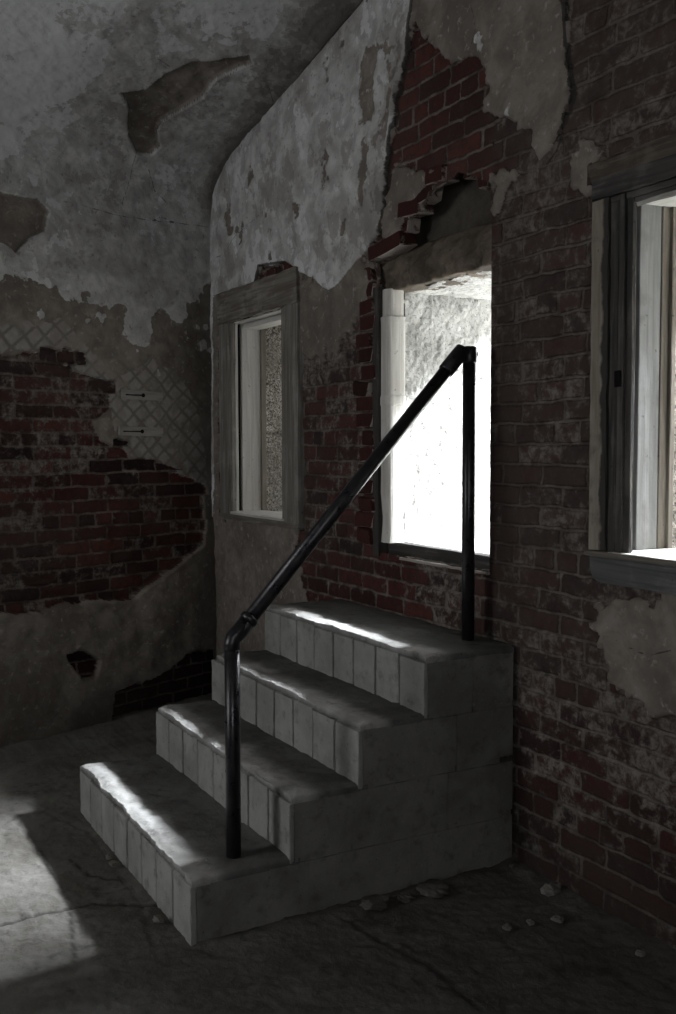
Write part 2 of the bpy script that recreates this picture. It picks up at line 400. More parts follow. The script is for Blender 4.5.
for L in ([(393, 45), (500, 45), (500, 130), (535, 130), (525, 165), (490, 180), (393, 160)],):
    wash = wash - .12 * smooth(-.03, .03, sdf_poly(U, V, B(L)))
    b1 = np.clip(b1 + .25 * smooth(-.03, .03, sdf_poly(U, V, B(L))), 0, 1)
b1 = np.where(U > 2.72, b1 * .55, b1 * .85)
darken = np.clip(.75 * smooth(.55, 0, V) * (.7 + .5 * fbm(U, V, 3, 3, 71)), 0, 1)
darken = np.maximum(darken, .55 * smooth(.16, 0, np.abs(U - 2.80)) * smooth(.9, 1.2, V) * smooth(2.6, 2.1, V))  # darker towards the floor and in a strip beside the middle opening
crack_shade = np.minimum.reduce([dist_line(U, V, B(L)) - w_ for L, w_ in (([(565, 0), (569, 60), (574, 95), (566, 122)], .006), ([(566, 122), (556, 150), (545, 165)], .002), ([(258, 284), (262, 266), (288, 262)], .004), ([(212, 260), (228, 255), (240, 235), (268, 212)], 0), ([(470, 60), (480, 30), (476, 5)], 0), ([(620, 640), (650, 655), (676, 650)], 0), ([(419, 0), (412, 55), (400, 95)], .005), ([(399, 95), (396, 130), (391, 165), (389, 215), (384, 235)], .004))]) + .003 * np.abs(fbm(U, V, 40, 2, 12))  # real cracks, plus shadow lines painted along the raised plaster edges
bevel = smooth(-.008, .010, pl)
fin = np.where((U < .13) & (V > 1.2 + .2 * fbm(U, V, 9, 2, 885)), np.maximum(fin, np.minimum(s_col, .03 - np.abs(U - .03 - .012 * fbm(V, V * 0, 3, 3, 881))) * 1.2 + .012 * fbm(U, V, 7, 3, 883)), fin)
disp = .020 * bevel + .005 * fbm(U, V, 4, 3, 15) * bevel + .006 * smooth(-.002, .004, fin) * bevel
disp += (1 - bevel) * ((b2 - .5) * .008 + .007 * smooth(-.004, .004, jd) - .006 - .008 * smooth(.86, .9, b2))
disp += .004 * fbm(U, V, 18, 3, 19)
disp += .02 * fbm(U, V, 1.1, 2, 23) * smooth(2.6, 3.2, V)
# plaster lifts off the wall along the door side
lift = B([(418, 0), (411, 55), (398, 100), (396, 130), (389, 165), (387, 215), (380, 238)])
disp += .012 * smooth(.12, .0, dist_line(U, V, lift)) * (s_big > -.01) * bevel
disp *= smooth(0, .01, np.minimum(np.abs(U - DR[1]) + (V < DR[2]) + (V > 2.6), 1))
disp = np.where((U > 1.5) & (U < 2.95) & (V < .83), np.minimum(disp, .004), disp)
void = B([(371, 263), (382, 244), (400, 240), (406, 222), (422, 212), (432, 196), (448, 180), (458, 172), (470, 176), (491, 182), (491, 262)])
cu = (U[:-1, :-1] + U[1:, 1:]) / 2; cv = (V[:-1, :-1] + V[1:, 1:]) / 2
inr = lambda w: (cu > w[0]) & (cu < w[1]) & (cv > w[2]) & (cv < w[3])
ragged = (cu > DR[0] - .035 + .02 * vnoise(cv * 14, cv * 0, 4)) & (cu < DR[1]) & (cv > DR[2]) & (cv < 2.36)
hole = ragged | inr(W1) | inr(W3) | ((sdf_poly(cu, cv, void) > 0) & (cu < DR[1]))
wall_back = grid_mesh('wall_back', U, -disp, V, dict(plaster=pl, finish=fin, joint=jd, brick=b1, wash=wash, lattice=np.full(U.shape, -1.), lattice_line=np.full(U.shape, 1.), darken=darken, crack_shade=crack_shade, tone=.42 * fbm(U, V, 3.2, 5, 611) + .3 * fbm(U + .3 * V, V * .6, 15, 4, 617), film=np.clip(.16 + .40 * smooth(2.62, 2.85, U) * smooth(.35, .9, V) + .2 * fbm(U, V, 1.6, 3, 619), 0, .85)), M['wall'], ~hole, (U, V))
tag(wall_back, kind='structure')

# ================================================================== LEFT WALL and VAULT (one profile carried along the wall)
NRM = np.array([1, -KL, 0]) / LL; DIR = np.array([-KL * -1, -1, 0]) ; DIR = np.array([-KL, -1.0, 0]) / LL
def prof(s):                            # s: height on the wall, then length along the vault -> offset, z, normal
    off = np.where(s < SPR, 0, np.interp(s - SPR, VS, VC[:, 0])); z = np.where(s < SPR, s, np.interp(s - SPR, VS, VC[:, 1]))
    return off, z
def shell(t, s, d):
    e = .02
    o0, z0 = prof(s - e); o1, z1 = prof(s + e); o, z = prof(s)
    do, dz = o1 - o0, z1 - z0; L = np.sqrt(do ** 2 + dz ** 2)
    no, nz = dz / L, -do / L            # normal in (offset, z): into the room
    X = o * 1.0 + t * DIR[0] + d * no * NRM[0]
    Y = t * DIR[1] + d * no * NRM[1]
    Z = z + d * nz
    return X, Y, Z
_t, _s = np.meshgrid(np.linspace(-.3, 4, 200), np.linspace(0, 6.5, 420))
_X, _Y, _Z = shell(_t, _s, 0 * _t)
_D = np.stack([_X, _Y, _Z], -1) - CC; _w = _D @ CF
_PX = 338 + FPX * (_D @ CR) / _w; _PY = 507 - FPX * (_D @ CU) / _w
def on_left(px, py):
    i = np.argmin((_PX - px) ** 2 + (_PY - py) ** 2 + 1e6 * (_w < .3)); i = np.unravel_index(i, _t.shape)
    return _t[i], _s[i]
A = lambda L: [on_left(*q) for q in L]
TV = lines((-.4, 0, .05), (0, 1.75, SP), (1.75, 6, .12))
def left_part(name, svals):
    T, Sx = np.meshgrid(TV, svals)
    brk = A([(-60, 350), (0, 352), (25, 350), (82, 353), (82, 362), (55, 365), (95, 375), (110, 385), (113, 408), (92, 420), (100, 438), (125, 450), (130, 461), (160, 465), (190, 475), (203, 490), (204, 520), (200, 545), (175, 562), (150, 582), (130, 598), (95, 601), (60, 603), (30, 613), (0, 612), (-60, 618)])
    brk2 = A([(110, 690), (135, 683), (160, 672), (180, 655), (215, 648), (215, 702), (160, 714), (108, 722)])
    brk3 = A([(63, 655), (80, 652), (95, 660), (88, 675), (78, 680), (68, 668)])
    rn = .013 * fbm(T, Sx, 9, 4, 105) + .008 * fbm(T, Sx, 32, 3, 108)
    sb = np.maximum.reduce([sdf_poly(T, Sx, brk), sdf_poly(T, Sx, brk2), sdf_poly(T, Sx, brk3)])
    _jd, q1, _q2 = bricks(T + 5, Sx, 21)
    p = -sb + rn + (q1 - .5) * .055 * smooth(.9, 1.1, Sx)
    finp = A([(-80, -80), (420, -80), (340, 20), (270, 110), (216, 190), (213, 240), (213, 300), (195, 318), (178, 324), (158, 322), (156, 345), (137, 352), (122, 345), (105, 332), (112, 312), (80, 300), (60, 297), (55, 285), (20, 293), (0, 286), (-80, 286)])
    f = sdf_poly(T, Sx, finp) + .035 * fbm(T, Sx, 5, 4, 131)
    f = f + np.where(Sx < 2.75, .11 * fbm(T, Sx, 7, 5, 133) - .035 * smooth(2.7, 2.3, Sx), .02)
    f = np.maximum(f, np.minimum(.03, .09 * fbm(T, Sx, 10, 5, 135) - .050) * smooth(1.7, 2.0, Sx) - .1 * smooth(2.0, 1.7, Sx))
    patch = A([(119, 88), (145, 88), (165, 74), (190, 62), (222, 54), (247, 50), (250, 58), (232, 66), (215, 76), (202, 92), (188, 102), (160, 117), (157, 128), (158, 141), (150, 150), (136, 149), (127, 132), (126, 105)])
    patch2 = A([(-60, 185), (0, 193), (35, 200), (47, 212), (42, 232), (28, 238), (12, 255), (0, 245), (-60, 240)])
    patch3 = A([(268, 50), (300, 5), (330, -20), (360, -20), (275, 100)])
    hp = np.maximum(sdf_poly(T, Sx, patch), sdf_poly(T, Sx, patch2)) + .5 * rn
    f = np.minimum(f, -hp)
    jd, b1, b2 = bricks(T + 5, Sx, 21)
    lt = A([(-60, 322), (0, 325), (55, 320), (85, 345), (112, 372), (118, 380), (150, 362), (172, 372), (188, 385), (200, 425), (206, 490), (190, 480), (160, 466), (128, 460), (112, 445), (106, 410), (90, 385), (50, 352), (-60, 352)])
    lat = sdf_poly(T, Sx, lt) + .03 * fbm(T, Sx, 9, 3, 51)
    c = .098; wa = T * .9 + .006 * fbm(T, Sx, 9, 2, 52); wb = Sx + .006 * fbm(T, Sx, 9, 2, 53)
    qa = np.abs(np.mod((wa + wb) / c, 1) - .5); qb = np.abs(np.mod((wa - wb) / (c * 1.18) + .2 * fbm(T, Sx, 3, 2, 54), 1) - .5)
    ld = (.5 - np.maximum(qa, qb)) * c
    wash = -.07 + .06 * fbm(T, Sx, 2.2, 3, 161) + .13 * smooth(.75, .9, b2) - .04 * (b2 < .4)
    for L, a in (([(0, 330), (110, 380), (110, 440), (0, 470)], .10), ([(0, 470), (60, 470), (60, 560), (0, 590)], .05), ([(100, 440), (200, 440), (200, 600), (100, 600)], -.05)):
        wash = wash + a * smooth(-.08, .08, sdf_poly(T, Sx, A(L)))
    wash = wash - .3 * smooth(-.02, .02, np.maximum(sdf_poly(T, Sx, brk2), sdf_poly(T, Sx, brk3)))
    b1 = np.where(sdf_poly(T, Sx, brk2) > -.02, b1 * .2, b1)
    darken = np.clip(.6 * smooth(.4, .0, Sx) * (.75 + .5 * fbm(T, Sx, 3, 3, 171)), 0, 1)
    darken = np.maximum(darken, .5 * smooth(.28, .0, np.abs(T)) * smooth(2.6, 1.4, Sx))  # darker towards the floor and the window-wall corner
    darken = np.maximum(darken, .35 * smooth(.0, .05, sdf_poly(T, Sx, A([(120, 470), (204, 480), (204, 560), (150, 590), (110, 560)]))))
    darken = np.maximum(darken, .45 * smooth(.16, .02, np.abs(T)) * smooth(2.7, 2.9, Sx))  # darker at the end of the vault
    cr = np.minimum.reduce([dist_line(T, Sx, A(L)) for L in ([(60, 201), (80, 207), (112, 215), (150, 222), (178, 224), (212, 229)], [(150, 222), (160, 217), (172, 223)], [(268, 82), (272, 96), (262, 120)], [(158, 57), (170, 64)], [(133, 150), (128, 175), (118, 205)], [(148, 165), (152, 190), (165, 205)])]) + .0022 * np.abs(fbm(T, Sx, 40, 2, 12))
    edge = dist_line(T, Sx, A([(150, 150), (158, 141), (157, 128), (160, 118), (188, 103), (202, 93), (215, 78), (240, 62)]))
    cr = np.minimum(cr, edge + .001)
    tone = .34 * fbm(T, Sx, 2.6, 5, 613) - .04 + .34 * fbm(T, Sx, 13, 5, 614) * smooth(-.25, .35, fbm(T, Sx, 1.7, 2, 616) + .3 * (Sx < 2.8))
    tone = tone + .42 * smooth(-.05, .05, sdf_poly(T, Sx, A([(-80, -80), (118, -80), (122, 0), (108, 62), (76, 88), (52, 94), (22, 100), (16, 148), (0, 160), (-80, 160)])) + .03 * fbm(T, Sx, 7, 4, 615))
    tone = tone + .25 * smooth(-.05, .05, sdf_poly(T, Sx, A([(150, -80), (290, -80), (290, 10), (230, 40), (150, 60)])))
    tone = tone - .55 * smooth(-.12, .10, sdf_poly(T, Sx, A([(258, 60), (300, 10), (340, -40), (400, -60), (345, 20), (262, 130), (215, 210), (200, 200), (225, 150)])))
    bev = smooth(-.005, .006, p); fb = smooth(-.003, .005, f)
    d = .026 * bev + .008 * fb * bev - .014 * smooth(-.002, .006, hp) + .005 * fbm(T, Sx, 4, 3, 115) * bev
    d += (1 - bev) * ((b2 - .5) * .010 + .008 * smooth(-.004, .004, jd) - .006 - .010 * smooth(.84, .88, b2))
    d += .004 * fbm(T, Sx, 18, 3, 119) + .02 * fbm(T, Sx, 1.3, 2, 123) * smooth(2.0, 3.0, Sx)
    d += .03 * bev * smooth(1.15, .6, Sx) * (1 + .5 * fbm(T, Sx, 3, 3, 9))
    d *= smooth(-.02, .03, T)
    X, Y, Z = shell(T, Sx, d)
    return grid_mesh(name, X, Y, Z, dict(plaster=p, finish=f, joint=jd, brick=b1, wash=wash, lattice=lat, lattice_line=ld, darken=darken, crack_shade=cr, tone=tone, film=np.clip(.15 + .25 * fbm(T, Sx, 2, 3, 621), 0, .6)), M['wall'], None, (T + 9, Sx), flip=False)
tag(left_part('wall_left', lines((-.05, 0, .05), (0, SPR, SP))), kind='structure')
tag(left_part('ceiling', lines((SPR, SPR + 2.3, SP), (SPR + 2.3, SPR + VS[-1], .15))), kind='structure')

# ================================================================== FLOOR
FX = lines((-1.2, 1, .12), (1.0, 4.0, .011), (4.0, 7.3, .12)); FY = lines((-6, -2.0, .12), (-2.0, .02, .011), (.02, .5, .12))
X, Y = np.meshgrid(FX, FY)
Z = .003 * fbm(X, Y, 2, 3, 201) + .0028 * fbm(X, Y, 11, 4, 203) + .003 * fbm(X, Y, 45, 3, 205)
leftd = (X - KL * Y) / LL
Z += .022 * smooth(.20, .03, leftd) * (.8 + .3 * fbm(X, Y, 14, 4, 207)) - .012 * smooth(.06, .0, np.abs(leftd - .27 + .03 * fbm(X, Y, 4, 2, 209)))
Z += .016 * smooth(.12, .0, -Y) * (.7 + .4 * fbm(X, Y, 22, 4, 211)) * (X > 2.85)
Z += .014 * smooth(.11, .0, np.abs(X - 2.90)) * smooth(-1.15, -.9, Y) * (.5 + .6 * fbm(X, Y, 20, 4, 213))
for L in ([(0, 925), (45, 912), (95, 903), (160, 905), (215, 930)], [(20, 800), (90, 830), (140, 900), (160, 960)], [(345, 920), (380, 940), (430, 965), (480, 1010)], [(120, 880), (90, 875), (70, 858)]):
    dl = dist_line(X, Y, [on_floor(*q) for q in L]) + .004 * fbm(X, Y, 25, 3, 220)
    Z -= .006 * smooth(.011, .0, dl)
CK = np.full(X.shape, 1.)
for L, w_ in (([(-40, 935), (0, 925), (45, 912), (95, 903), (160, 905), (215, 930)], .004), ([(345, 920), (380, 940), (430, 965), (480, 1010)], .004), ([(120, 880), (90, 875), (70, 858)], .002), ([(40, 850), (70, 905), (75, 960)], .001)):
    CK = np.minimum(CK, smooth(w_, w_ + .012, dist_line(X, Y, [on_floor(*q) for q in L]) + .006 * np.abs(fbm(X, Y, 30, 3, 221))))
CK = CK * (1 - .55 * smooth(.25, .75, fbm(X, Y, 30, 4, 223)) * smooth(-.2, .5, fbm(X, Y, 5, 2, 224))) * (1 - .5 * smooth(2.3, 3.2, X))  # random pitting; dim right side of the floor painted into the colour
Z += .0025 * np.abs(fbm(X, Y, 60, 2, 226)); Z -= .03
tag(grid_mesh('floor', X, Y, Z + .028, dict(worn=CK), M['floor']), kind='structure')

# ================================================================== hidden walls of the room (openings added in two of them for the fill lamps)
bm = bmesh.new(); box(bm, 7.0, 7.25, -6, -3.6, -.1, 3.9); box(bm, 7.0, 7.25, -2.2, .8, -.1, 3.9); box(bm, 7.0, 7.25, -3.6, -2.2, -.1, 1.0); box(bm, 7.0, 7.25, -3.6, -2.2, 2.7, 3.9); tag(obj('wall_right', bm, M['recess']), kind='structure')
bm = bmesh.new(); FWX = (2.02, 3.1); FWZ = (.9, 2.7)
box(bm, 1.0, FWX[0], -5.8, -5.5, -.1, 3.9); box(bm, FWX[1], 7.25, -5.8, -5.5, -.1, 3.9)
box(bm, FWX[0], FWX[1], -5.8, -5.5, -.1, FWZ[0]); box(bm, FWX[0], FWX[1], -5.8, -5.5, FWZ[1], 3.9)
tag(obj('wall_front', bm, M['recess']), kind='structure')

# ================================================================== stone reveals behind the openings
def reveal(name, x0, x1, z0, z1, y0, y1, parent, amp=.012, joints=(), mat='granite'):
    st = .008
    def side(fn, a0, a1, b0, b1, seed, flip):
        a = lines((a0, a1, st)); b = lines((b0, b1, st)); Aa, Bb = np.meshgrid(a, b)
        d = amp * (fbm(Aa, Bb, 26, 4, seed) * .8 + fbm(Aa, Bb, 6, 2, seed + 5) * .5)
        return Aa, Bb, d, fn
    out = []
    ys = lines((y0, y1, st)); zs = lines((z0 - .03, z1 + .03, st)); xs = lines((x0 - .03, x1 + .03, st))
    Yg, Zg = np.meshgrid(ys, zs)
    d = amp * (.45 * fbm(Yg, Zg, 18, 3, 301) + .75 * np.abs(fbm(Yg, Zg, 48, 3, 303))) - amp * .6
    for j in joints: d -= .02 * smooth(.012, .004, np.abs(Zg - j + .005 * fbm(Yg, Zg, 8, 2, 9)))
    L = grid_mesh('left_reveal', x0 + d, Yg, Zg, {}, M[mat], parent=parent)
    R = grid_mesh('right_reveal', x1 - d, Yg, Zg, {}, M['granite'], parent=parent, flip=True)
    Xg, Yg = np.meshgrid(xs, ys); d = amp * fbm(Xg, Yg, 20, 3, 311)
    T = grid_mesh('soffit', Xg, Yg, z1 - d, {}, M['granite'], parent=parent)
    B_ = grid_mesh('stone_sill', Xg, Yg, z0 + .5 * d, {}, M['granite'], parent=parent)
    return L
WY = .80
# ------------------------------------------------------------------ window_1: left window
def board(name, mat, parent, *boxes, jit=.0012, cuts=10, bev=.003, seed=1):
    bm = bmesh.new()
    for i, b in enumerate(boxes): box(bm, *b, bev=bev, cuts=cuts, jit=jit, seed=seed + i)
    return obj(name, bm, mat, parent)
w1 = empty('window_1', (0, 0, 0)); tag(w1, kind='structure')
x0, x1, z0, z1 = W1
CY = -.035
cxl = on_back(219, 400, CY)[0]; cxi = on_back(228.5, 400, CY)[0]; cxr = on_back(283.5, 400, CY)[0]; cxo = on_back(297.5, 400, CY)[0]
czt = on_back(290, 269, CY)[1]; czi = on_back(270, 310, CY)[1]; czb = on_back(290, 529, CY)[1]
board('casing', M['grey_wood_z'], w1, (cxl, cxi, CY, .01, czb + .01, czi + .02), seed=11, jit=.002)
board('casing', M['grey_wood_z'], w1, (cxr, cxo, CY, .01, czb + .01, czi + .02), seed=12, jit=.002)
board('head_casing', M['grey_wood_x'], w1, (cxl - .004, cxo + .006, CY - .006, .01, czi, czt), seed=13, jit=.005, cuts=14)
board('bottom_rail', M['grey_wood_x'], w1, (cxl, cxo, CY - .003, .01, czb, z0 - .014), seed=14)
board('sill', M['pale_wood_x'], w1, (.25, 1.0, -.030, .20, z0 - .015, z0), seed=15)
board('stop', M['grey_wood_z'], w1, (.18, on_back(231.5, 400, -.020)[0], -.020, -.004, z0, z1 + .03), (x1 + .01, 1.04, -.022, .03, z0, z1), seed=16, jit=.0005)
board('parting_strip', M['pale_wood_z'], w1, (.22, x0 + .006, -.003, .034, z0, z1), seed=17, jit=.0005)
board('sash_channel', M['black'], w1, (.24, x0 - .02, .035, .058, z0, z1), (x1 + .02, x1 + .05, .035, .058, z0, z1), seed=18, jit=0)
board('jamb', M['pale_wood_z'], w1, (.25, x0 + .004, .058, .175, z0, z1), seed=19, jit=.0006)
board('jamb', M['pale_wood_z'], w1, (x1 - .004, x1 + .05, .0, .175, z0, z1), seed=20, jit=.0006)
board('outside_stop', M['tan_wood_z'], w1, (.25, x0 + .022, .176, .205, z0, z1), (x1 - .022, x1 + .05, .176, .205, z0, z1), seed=21, jit=.0006)
board('head_jamb', M['pale_wood_x'], w1, (.25, 1.02, 0, .06, z1 - .004, z1 + .03), (.25, 1.02, .075, .18, z1 - .03, z1 + .03), seed=22, jit=.0006)
reveal('reveal', x0 - .005, x1 + .01, z0 - .01, z1 + .01, .2, WY, w1, .010, joints=(1.60,), mat='speckled')
# ------------------------------------------------------------------ window_2: the middle opening
w2 = empty('window_2', (0, 0, 0)); tag(w2, kind='structure')
x0, x1, z0, z1 = DR
reveal('reveal', x0 + .02, x1 + .004, z0 + .036, z1 + .0, .085, WY, w2, .011)
# right jamb of the brick lining, sheared off flush
Yg, Zg = np.meshgrid(lines((0, .12, .02)), lines((z0 - .02, 2.62, .012)))
grid_mesh('brick_jamb', x1 + .0 + .007 * np.abs(fbm(Yg * 3, Zg, 12, 3, 411)) - .002, Yg, Zg, dict(plaster=Yg * 0 - 1, finish=Yg * 0 - 1, joint=bricks(Yg, Zg, 3)[0], brick=bricks(Yg, Zg, 3)[1] * .5, wash=Yg * 0 - .1, lattice=Yg * 0 - 1, lattice_line=Yg * 0 + 1, darken=Yg * 0 + .2, crack_shade=Yg * 0 + 1, film=Yg * 0 + .5, tone=Yg * 0), M['wall'], None, (Yg, Zg), parent=w2)
board('sill', M['dark_wood_x'], w2, (x0 - .06, x1 + .02, .045, .10, z0 - .03, z0 + .045), seed=31, jit=.001)
board('ledge', M['plug_wood'], w2, (2.12, x1 + .003, -.016, .055, z0 - .014, z0 - .004), seed=32, jit=.003, cuts=16, bev=.002)
# jamb post with a notch near its head and a rotted foot
bm = bmesh.new()
zz = [1.098, 1.13, 1.17, 1.21, 1.25, 1.29, 1.31, 1.33, 1.40, 1.55, 1.69, 1.70, 1.73, 1.74, 1.9, 2.05, 2.075, 2.08, 2.12, 2.192]
rr = [.046, .044, .041, .040, .043, .046, .048, .048, .047, .047, .047, .050, .050, .047, .047, .047, .049, .041, .041, .041]
N = 28; rings = []
for z, r in zip(zz, rr):
    ring = []
    for k_ in range(N):
        a = 2 * math.pi * k_ / N; c_, s_ = math.cos(a), math.sin(a); q = (abs(c_) ** 4 + abs(s_) ** 4) ** -.25
        ring.append(bm.verts.new((x0 + .020 + c_ * q * r * .85, .046 + s_ * q * r, z + random.uniform(-.002, .002))))
    rings.append(ring)
for i in range(len(rings) - 1):
    for k_ in range(N): bm.faces.new((rings[i][k_], rings[i][(k_ + 1) % N], rings[i + 1][(k_ + 1) % N], rings[i + 1][k_]))
bm.faces.new(rings[0]); bm.faces.new(rings[-1][::-1])
obj('jamb_post', bm, M['pale_wood_z'], w2)
board('casing', M['dark_wood_z'], w2, (x0 - .055, x0 - .012, -.012, .06, z0 - .02, z1 + .02), seed=33, jit=.002)
board('stop', M['dark_wood_z'], w2, (x0 - .04, x0 + .018, .088, .11, z0, z1), seed=34, jit=.001)
# rough stone lintel over the opening
xs = lines((1.84, x1 + .0, .011)); zs = lines((z1 - .0, 2.365, .011)); Xg, Zg = np.meshgrid(xs, zs)
tz = (Zg - z1) / .18
Yg = .030 + .012 * fbm(Xg, Zg, 9, 4, 421) + .016 * fbm(Xg, Zg, 30, 3, 423) + .06 * tz ** 2 - .02 * np.sin(np.clip(tz, 0, 1) * math.pi)
xs2 = np.concatenate([np.full((6, len(xs)), 0)]) 
und_y = np.linspace(.16, 0, 7)[:-1][:, None] + Yg[0][None, :]
und_z = np.full(und_y.shape, z1) + .006 * fbm(np.tile(xs, (6, 1)), und_y, 20, 3, 425)
top_y = Yg[-1][None, :] + np.linspace(0, .2, 7)[1:][:, None]; top_z = np.full(top_y.shape, 2.365) + .01 * fbm(np.tile(xs, (6, 1)), top_y, 14, 3, 427)
Xa = np.concatenate([np.tile(xs, (6, 1)), Xg, np.tile(xs, (6, 1))]); Ya = np.concatenate([und_y, Yg, top_y]); Za = np.concatenate([und_z, Zg, top_z])
grid_mesh('lintel', Xa, Ya, Za, {}, M['lintel'], parent=w2)
# back of the hollow above the lintel
Xg, Zg = np.meshgrid(lines((1.75, x1 + .05, .02)), lines((2.30, 2.70, .02)))
Yg = .125 + .008 * fbm(Xg, Zg, 8, 4, 431) - .10 * smooth(2.60, 2.69, Zg)
grid_mesh('hollow_back', Xg, Yg, Zg, {}, M['recess'], parent=w2)
# broken bricks along the torn edge
def broken_brick(x, z, w, yf, h=.062, yb=.11, seed=0, rot=0.0):
    bm = bmesh.new(); r = random.Random(seed)
    box(bm, -w, 0, yf, yb, 0, h, bev=.007, cuts=0)
    bmesh.ops.subdivide_edges(bm, edges=[e for e in bm.edges if e.calc_length() > .03], cuts=2, use_grid_fill=True)
    for v in bm.verts:
        n = (vnoise(np.array(v.co.x * 13 + seed), np.array(v.co.z * 9 + v.co.y * 14), seed) - .5) * .030
        v.co += Vector((n if v.co.x > -.03 else 0, n * .8 * (v.co.y < .03), n * .6))
        if v.co.x > -.02: v.co.x += .020 * (v.co.z / h - .5) * (1 if seed % 2 else -.4)
    bmesh.ops.rotate(bm, verts=bm.verts[:], cent=(0, 0, 0), matrix=Matrix.Rotation(rot, 3, 'Y'))
    bmesh.ops.translate(bm, verts=bm.verts[:], vec=(x, 0, z))
    return obj('broken_brick', bm, M['brick'], wall_back)
rb = random.Random(5)
z = 1.088
i = 0
while z < 2.26:
    xe = x0 - .048 + (rb.uniform(-.035, .012) if i % 2 else rb.uniform(-.01, .02))
    broken_brick(xe, z, rb.uniform(.10, .16), -.012 - rb.uniform(0, .014), seed=50 + i, rot=rb.uniform(-.04, .04)); z += .0725; i += 1
for j, (px, py, w, yf) in enumerate([(411, 241, .24, -.030), (416, 225, .12, -.006), (427, 209, .13, -.022), (439, 191, .12, -.006), (455, 173, .13, -.016)]):
    x, zz_ = on_back(px, py, .04); broken_brick(x, zz_ - .03, w, yf, yb=.065, seed=90 + j, rot=(-.10 if j == 0 else rb.uniform(-.1, .1)))
for j, (px, py, w, yf) in enumerate([(477, 173, .10, .012), (489, 184, .09, .012)]):
    x, zz_ = on_back(px, py, yf); broken_brick(x + .01, zz_ - .004, w, yf, seed=120 + j)
# ------------------------------------------------------------------ window_3: right window
w3 = empty('window_3', (0, 0, 0)); tag(w3, kind='structure')
x0, x1, z0, z1 = W3
G = lambda px, y: on_back(px, 380, y)[0]
board('casing', M['mixed_wood_z'], w3, (G(590, -.045), G(606.5, -.045), -.045, .01, z0, z1 + .01), (x1 + .08, x1 + .13, -.045, .01, z0, z1 + .01), seed=41, jit=.0025, cuts=18)
board('molding', M['dark_wood_z'], w3, (G(606, -.034), G(617, -.034), -.034, .01, z0, z1 + .01), (G(617, -.042), G(622.5, -.042), -.042, .01, z0, z1 + .01), (x1 + .035, x1 + .08, -.036, .01, z0, z1 + .01), seed=42, jit=.001)
board('inner_stop', M['dark_wood_z'], w3, (G(622, -.02), x0 - .004, -.020, .02, z0, z1 + .01), (G(625, -.03), G(631, -.03), -.030, -.015, z0, z1), (x1, x1 + .035, -.022, .02, z0, z1 + .01), seed=43, jit=.0008)
board('latch', M['black'], w3, (G(614.5, -.05), G(619.5, -.05), -.052, -.03, 1.695, 1.745), seed=44, jit=.001, cuts=3)
board('sash_channel', M['black'], w3, (x0 - .06, x0 - .012, .015, .055, z0, z1), (x1 + .018, x1 + .05, .015, .055, z0, z1), seed=45, jit=0)
board('jamb', M['jamb_wood_z'], w3, (x0 - .05, x0 + .004, .055, .145, z0, z1 + .02), seed=46, jit=.0006)
board('jamb', M['jamb_wood_z'], w3, (x1 - .004, x1 + .05, .055, .145, z0, z1 + .02), seed=47, jit=.0006)
board('outside_stop', M['tan_wood_z'], w3, (x0 - .05, x0 + .008, .146, .178, z0, z1 + .02), (x0 - .05, x0 + .020, .178, .20, z0, z1 + .02), (x1 - .02, x1 + .05, .146, .20, z0, z1 + .02), seed=48, jit=.0006)
board('head_jamb', M['pale_wood_x'], w3, (x0 - .06, x1 + .06, .045, .20, z1 - .004, z1 + .03), seed=49, jit=.0006)
board('head_casing', M['dark_wood_x'], w3, (G(590, -.05) - .004, x1 + .13, -.050, .01, z1 + .012, z1 + .075), (G(606, -.036), x1 + .09, -.036, .01, z1 - .008, z1 + .012), (G(622, -.024), x1 + .04, -.024, .02, z1 - .022, z1 - .006), seed=51, jit=.002)
board('head_board', M['brown_wood_x'], w3, (G(588, -.04) - .008, x1 + .14, -.040, .01, z1 + .070, z1 + .135), seed=52, jit=.007, cuts=16)
board('sill', M['grey_wood_x'], w3, (on_back(584, 548, -.06)[0], x1 + .17, -.060, .02, z0 - .018, z0 - .002), seed=53, jit=.001)
board('sill_board', M['pale_wood_x'], w3, (G(611, -.05), x1 + .04, -.055, .20, z0 - .016, z0 + .001), seed=54, jit=.0006)
bm = bmesh.new()                     # apron with a rounded lower corner
ax_ = on_back(588, 570, -.045)[0]
prof_ = [(ax_, z0 - .018), (ax_ + .002, z0 - .055), (ax_ + .011, z0 - .082), (ax_ + .029, z0 - .097), (ax_ + .064, z0 - .102), (x1 + .07, z0 - .102), (x1 + .13, z0 - .06), (x1 + .13, z0 - .018)]
f0 = [bm.verts.new((a, -.045, b)) for a, b in prof_]; f1 = [bm.verts.new((a, .01, b)) for a, b in prof_]
bm.faces.new(f0); bm.faces.new(f1[::-1])
for i in range(len(prof_)): bm.faces.new((f0[i], f0[(i + 1) % len(f0)], f1[(i + 1) % len(f0)], f1[i]))
bmesh.ops.bevel(bm, geom=[e for e in bm.edges if all(v.co.y < -.04 for v in e.verts)], offset=.006, segments=2, affect='EDGES')
obj('apron', bm, M['apron_wood_x'], w3)
reveal('reveal', x0 - .005, x1 + .005, z0 - .01, z1 + .02, .2, WY, w3, .012, mat='speckled')
